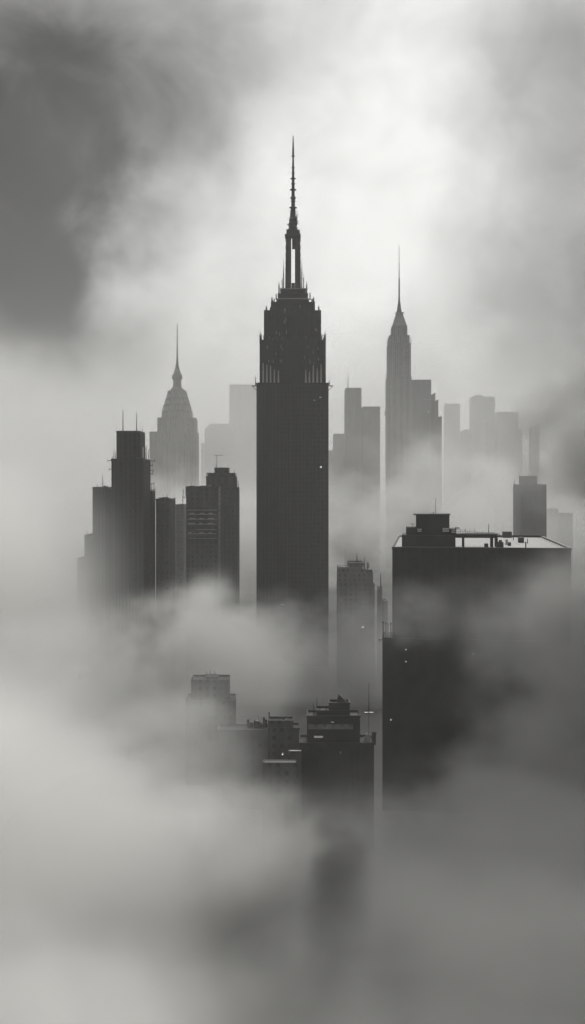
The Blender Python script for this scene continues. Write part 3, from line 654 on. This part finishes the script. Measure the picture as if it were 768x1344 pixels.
def bank(px, py, d, ax, az, ry, dens, tone=.95, soft=.7, nscale=.011, namp=1.1, name='mist_bank', label=None):
    """a bank of mist: centre found from its bearing and distance; half sizes rx, ry, rz in metres"""
    bm = bmesh.new(); bmesh.ops.create_icosphere(bm, subdivisions=3, radius=1.0)
    me = bpy.data.meshes.new(name); bm.to_mesh(me); bm.free()
    o = bpy.data.objects.new(name, me); COL.objects.link(o)
    o.location = (wx(px, d), d, wz(py, d)); o.scale = (ax * d / F, ry, az * d / F)   # ax, az: half sizes as surveyed angles
    me.materials.append(volume_mat(name, dens, tone, soft, nscale, namp, seed=random.uniform(0, 60)))
    o['kind'] = 'stuff'; o['category'] = 'mist'
    if label: o['label'] = label
    return o
# BANKS_BEGIN   bearing px, py, distance, half width, half height (survey px), half depth m, density, tone, softness, noise scale, noise amount
BANKS = [
    (-60, 1180, 350, 500, 400, 90, .065, .999, 1.0, .018, .8, 'bright mist filling the lower left of the picture'),
    (-40, 1560, 235, 540, 440, 120, .060, .999, 1.0, .020, .7, 'pale mist along the bottom left edge'),
    (700, 1500, 250, 660, 440, 110, .050, .56, 1.0, .020, .8, 'dull grey mist along the bottom right edge'),
    (730, 1250, 350, 500, 340, 80, .045, .44, 1.0, .020, 1.0, 'smoky grey mist below the big flat roof block'),
    (-105, 850, 600, 350, 400, 110, .045, .999, 1.0, .009, .6, 'white mist at the left edge beside the twin-mast tower'),
    (60, 915, 510, 270, 180, 45, .030, .999, .9, .018, .8, 'pale mist between the left edge and the pale block with small shoulders'),
    (275, 868, 630, 190, 150, 50, .075, .999, .9, .020, .8, 'brightest puff of mist below the banded building'),
    (455, 893, 745, 280, 165, 50, .036, .60, .9, .018, 1.15, 'grey mist hiding the foot of the tallest skyscraper'),
    (590, 692, 1600, 300, 165, 220, .010, .99, .9, .011, 1.3, 'light mist below the right part of the skyline'),
    (260, 710, 1450, 260, 140, 140, .018, .99, .9, .009, 1.0, 'light mist at the foot of the domed tower'),
    (815, 590, 1130, 215, 190, 130, .026, .58, .9, .010, 1.0, 'dark grey cloud at the right edge above the big roof'),
    (545, 812, 430, 85, 70, 28, .013, .85, .9, .034, 1.3, 'small wisp crossing the left corner of the big block'),
    (650, 795, 430, 150, 65, 28, .0035, .80, .9, .030, 1.3, 'thin veil across the upper front of the big block'),
    (858, 875, 430, 305, 295, 55, .090, .56, .9, .017, .8, 'grey mist swallowing the right end of the big block'),
    (690, 1100, 415, 310, 200, 50, .045, .50, .9, .018, .9, 'dark mist in front of the lower right of the big block'),
    (290, 1115, 370, 300, 125, 42, .050, .93, .9, .024, .9, 'bright billow of mist below the near low roofs'),
    (235, 985, 480, 170, 110, 35, .035, .97, .9, .026, 1.1, 'mist round the pale block with small shoulders'),
    (270, 915, 490, 110, 90, 22, .009, .99, .9, .026, .7, 'thin mist in front of the pale block with small shoulders'),
    (175, 905, 620, 240, 140, 45, .026, .68, .9, .017, .9, 'patchy mist below the twin-mast tower'),
    (442, 1190, 285, 70, 200, 20, .14, .15, .9, .036, .9, 'dark smudge of smoke low in the middle of the mist'),
    (-250, 590, 3300, 620, 240, 700, .0040, .999, 1.0, .0028, .7, 'far pale mist along the horizon at the left'),
    (500, 620, 5400, 560, 150, 900, .0014, .99, 1.0, .0028, .7, 'farthest mist along the horizon behind the pale slabs'),
    (384, 640, 1290, 750, 330, 110, .0026, .99, 1.0, .006, .5, 'thin veil of mist between the tallest skyscraper and the domed tower'),
    (440, 610, 2650, 720, 300, 330, .0022, .99, 1.0, .003, .5, 'veil of mist in front of the palest far towers'),
]
# BANKS_END
for a in BANKS: bank(*a[:11], label=a[11])

HAZE = 0.00011
mb = MB(); mb.box(-9100, 9100, -700, 14100, -1.6, 500)
m, nt, n, l = new_mat('haze_air')
out = n.new('ShaderNodeOutputMaterial'); pv = n.new('ShaderNodeVolumePrincipled')
pv.inputs['Color'].default_value = (.96, .96, .95, 1); pv.inputs['Density'].default_value = HAZE; pv.inputs['Anisotropy'].default_value = .1
l.new(pv.outputs[0], out.inputs['Volume'])
hz = mb.build('haze', m); hz['kind'] = 'stuff'; hz['label'] = 'even grey haze in the air over the whole city'; hz['category'] = 'haze'

# ================================================================ SKY AND LIGHT
SUN_EL, SUN_AZ = R(24), R(7)
w = bpy.data.worlds.new('World'); sc.world = w; w.use_nodes = True
nt = w.node_tree; n, l = nt.nodes, nt.links; n.clear()
out = n.new('ShaderNodeOutputWorld'); bg = n.new('ShaderNodeBackground'); bg.inputs[1].default_value = 0.1
sky = n.new('ShaderNodeTexSky'); sky.sky_type = 'NISHITA'; sky.sun_disc = False; sky.sun_elevation = SUN_EL; sky.sun_rotation = SUN_AZ
bw = n.new('ShaderNodeRGBToBW'); l.new(sky.outputs[0], bw.inputs[0])
tc = n.new('ShaderNodeTexCoord')
nz = n.new('ShaderNodeTexNoise'); nz.inputs['Scale'].default_value = 8; nz.inputs['Detail'].default_value = 6; nz.inputs['Roughness'].default_value = .5
l.new(tc.outputs['Generated'], nz.inputs['Vector'])
sub = n.new('ShaderNodeVectorMath'); sub.operation = 'SUBTRACT'; l.new(nz.outputs['Color'], sub.inputs[0]); sub.inputs[1].default_value = (.5, .5, .5)
scl = n.new('ShaderNodeVectorMath'); scl.operation = 'SCALE'; l.new(sub.outputs[0], scl.inputs[0]); scl.inputs['Scale'].default_value = .17
wp = n.new('ShaderNodeVectorMath'); wp.operation = 'ADD'; l.new(tc.outputs['Generated'], wp.inputs[0]); l.new(scl.outputs[0], wp.inputs[1])
nm = n.new('ShaderNodeVectorMath'); nm.operation = 'NORMALIZE'; l.new(wp.outputs[0], nm.inputs[0])
def direction(px, py): return Vector(((px - HX) / F, 1, (HY - py) / F)).normalized()
def blob(px, py, rad):
    """1 at the bearing, falling off over rad photo pixels of angle"""
    d = direction(px, py)
    dt = n.new('ShaderNodeVectorMath'); dt.operation = 'DOT_PRODUCT'; l.new(nm.outputs[0], dt.inputs[0]); dt.inputs[1].default_value = d
    a = rad / F
    e = math_node(n, l, 'MULTIPLY', math_node(n, l, 'SUBTRACT', dt.outputs['Value'], 1.0), 2.0 / (a * a))
    return math_node(n, l, 'POWER', math.e, e)
# SKY_BEGIN
BASE = 4.9
ZEN = 31.0
LUMPS = [(530, 120, 170, 3.2), (480, 330, 190, 3.0), (230, 290, 80, 1.8), (310, 450, 150, 1.8),
         (40, 60, 190, -3.4), (130, 130, 110, -1.7), (40, 340, 140, -4.7), (120, 400, 80, -1.8), (305, 180, 70, -2.4), (270, 50, 110, -1.4),
         (750, 300, 160, -2.3), (790, 540, 130, -2.8), (740, 60, 120, -1.8), (10, 430, 90, -1.8)]
# SKY_END
acc = None
for (px, py, rad, v) in LUMPS:
    q = math_node(n, l, 'MULTIPLY', blob(px, py, rad), v)
    acc = q if acc is None else math_node(n, l, 'ADD', acc, q)
# broad cloud variation for the rest of the sky
nb = n.new('ShaderNodeTexNoise'); nb.inputs['Scale'].default_value = 2.2; nb.inputs['Detail'].default_value = 6
l.new(tc.outputs['Generated'], nb.inputs['Vector'])
nf = n.new('ShaderNodeTexNoise'); nf.inputs['Scale'].default_value = 13; nf.inputs['Detail'].default_value = 7; nf.inputs['Roughness'].default_value = .55; nf.inputs['Distortion'].default_value = .6
l.new(tc.outputs['Generated'], nf.inputs['Vector'])
acc = math_node(n, l, 'ADD', acc, math_node(n, l, 'MULTIPLY', math_node(n, l, 'SUBTRACT', nf.outputs[0], .5), 4.2))
br = math_node(n, l, 'MULTIPLY', math_node(n, l, 'SUBTRACT', nb.outputs[0], .5), 3.0)
sz = n.new('ShaderNodeSeparateXYZ'); l.new(tc.outputs['Generated'], sz.inputs[0])
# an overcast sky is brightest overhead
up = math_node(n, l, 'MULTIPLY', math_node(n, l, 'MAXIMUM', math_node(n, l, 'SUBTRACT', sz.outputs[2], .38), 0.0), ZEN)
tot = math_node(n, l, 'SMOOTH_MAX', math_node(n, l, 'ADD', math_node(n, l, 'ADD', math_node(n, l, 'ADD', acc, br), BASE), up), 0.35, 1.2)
# unseen sky behind the viewpoint is dimmed so the facades stay dark
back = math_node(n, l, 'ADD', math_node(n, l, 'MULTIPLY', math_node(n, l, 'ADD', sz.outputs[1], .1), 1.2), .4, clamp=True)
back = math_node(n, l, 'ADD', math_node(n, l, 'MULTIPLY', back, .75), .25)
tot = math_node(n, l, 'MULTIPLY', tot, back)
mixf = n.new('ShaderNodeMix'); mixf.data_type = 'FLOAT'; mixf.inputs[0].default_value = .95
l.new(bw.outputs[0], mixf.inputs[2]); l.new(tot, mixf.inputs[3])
cc = n.new('ShaderNodeCombineColor')
for i, t3_ in enumerate((1.0, 1.0, .975)): l.new(math_node(n, l, 'MULTIPLY', mixf.outputs[0], t3_), cc.inputs[i])
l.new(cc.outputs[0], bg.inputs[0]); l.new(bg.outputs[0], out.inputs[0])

sl = bpy.data.lights.new('sun', 'SUN'); sl.energy = 1.5; sl.angle = R(14); sl.color = (1, .985, .95)
so = bpy.data.objects.new('sun', sl); COL.objects.link(so)
dv = Vector((math.sin(SUN_AZ) * math.cos(SUN_EL), math.cos(SUN_AZ) * math.cos(SUN_EL), math.sin(SUN_EL)))
so.rotation_euler = dv.to_track_quat('Z', 'Y').to_euler(); so.location = (0, 0, 700)

# ================================================================ CAMERA
cd = bpy.data.cameras.new('camera'); cd.sensor_fit = 'HORIZONTAL'; cd.sensor_width = 36; cd.lens = 36 * F / 768
cd.shift_y = -(672 - HY) / 768; cd.clip_start = 1; cd.clip_end = 40000
co = bpy.data.objects.new('camera', cd); COL.objects.link(co); co.location = (0, 0, EYE); co.rotation_euler = (R(90), 0, 0)
sc.camera = co

sc.view_settings.view_transform = 'Standard'; sc.view_settings.look = 'None'; sc.view_settings.gamma = 1; sc.view_settings.exposure = 0.0
sc.view_settings.use_curve_mapping = False
c = sc.cycles
c.use_denoising = True; c.max_bounces = 12; c.volume_bounces = 8; c.diffuse_bounces = 1; c.glossy_bounces = 1
c.use_adaptive_sampling = True; c.adaptive_threshold = 0.035; c.adaptive_min_samples = 16
w.cycles.sampling_method = 'MANUAL'; w.cycles.sample_map_resolution = 256
c.volume_step_rate = 1.2
c.volume_max_steps = 256
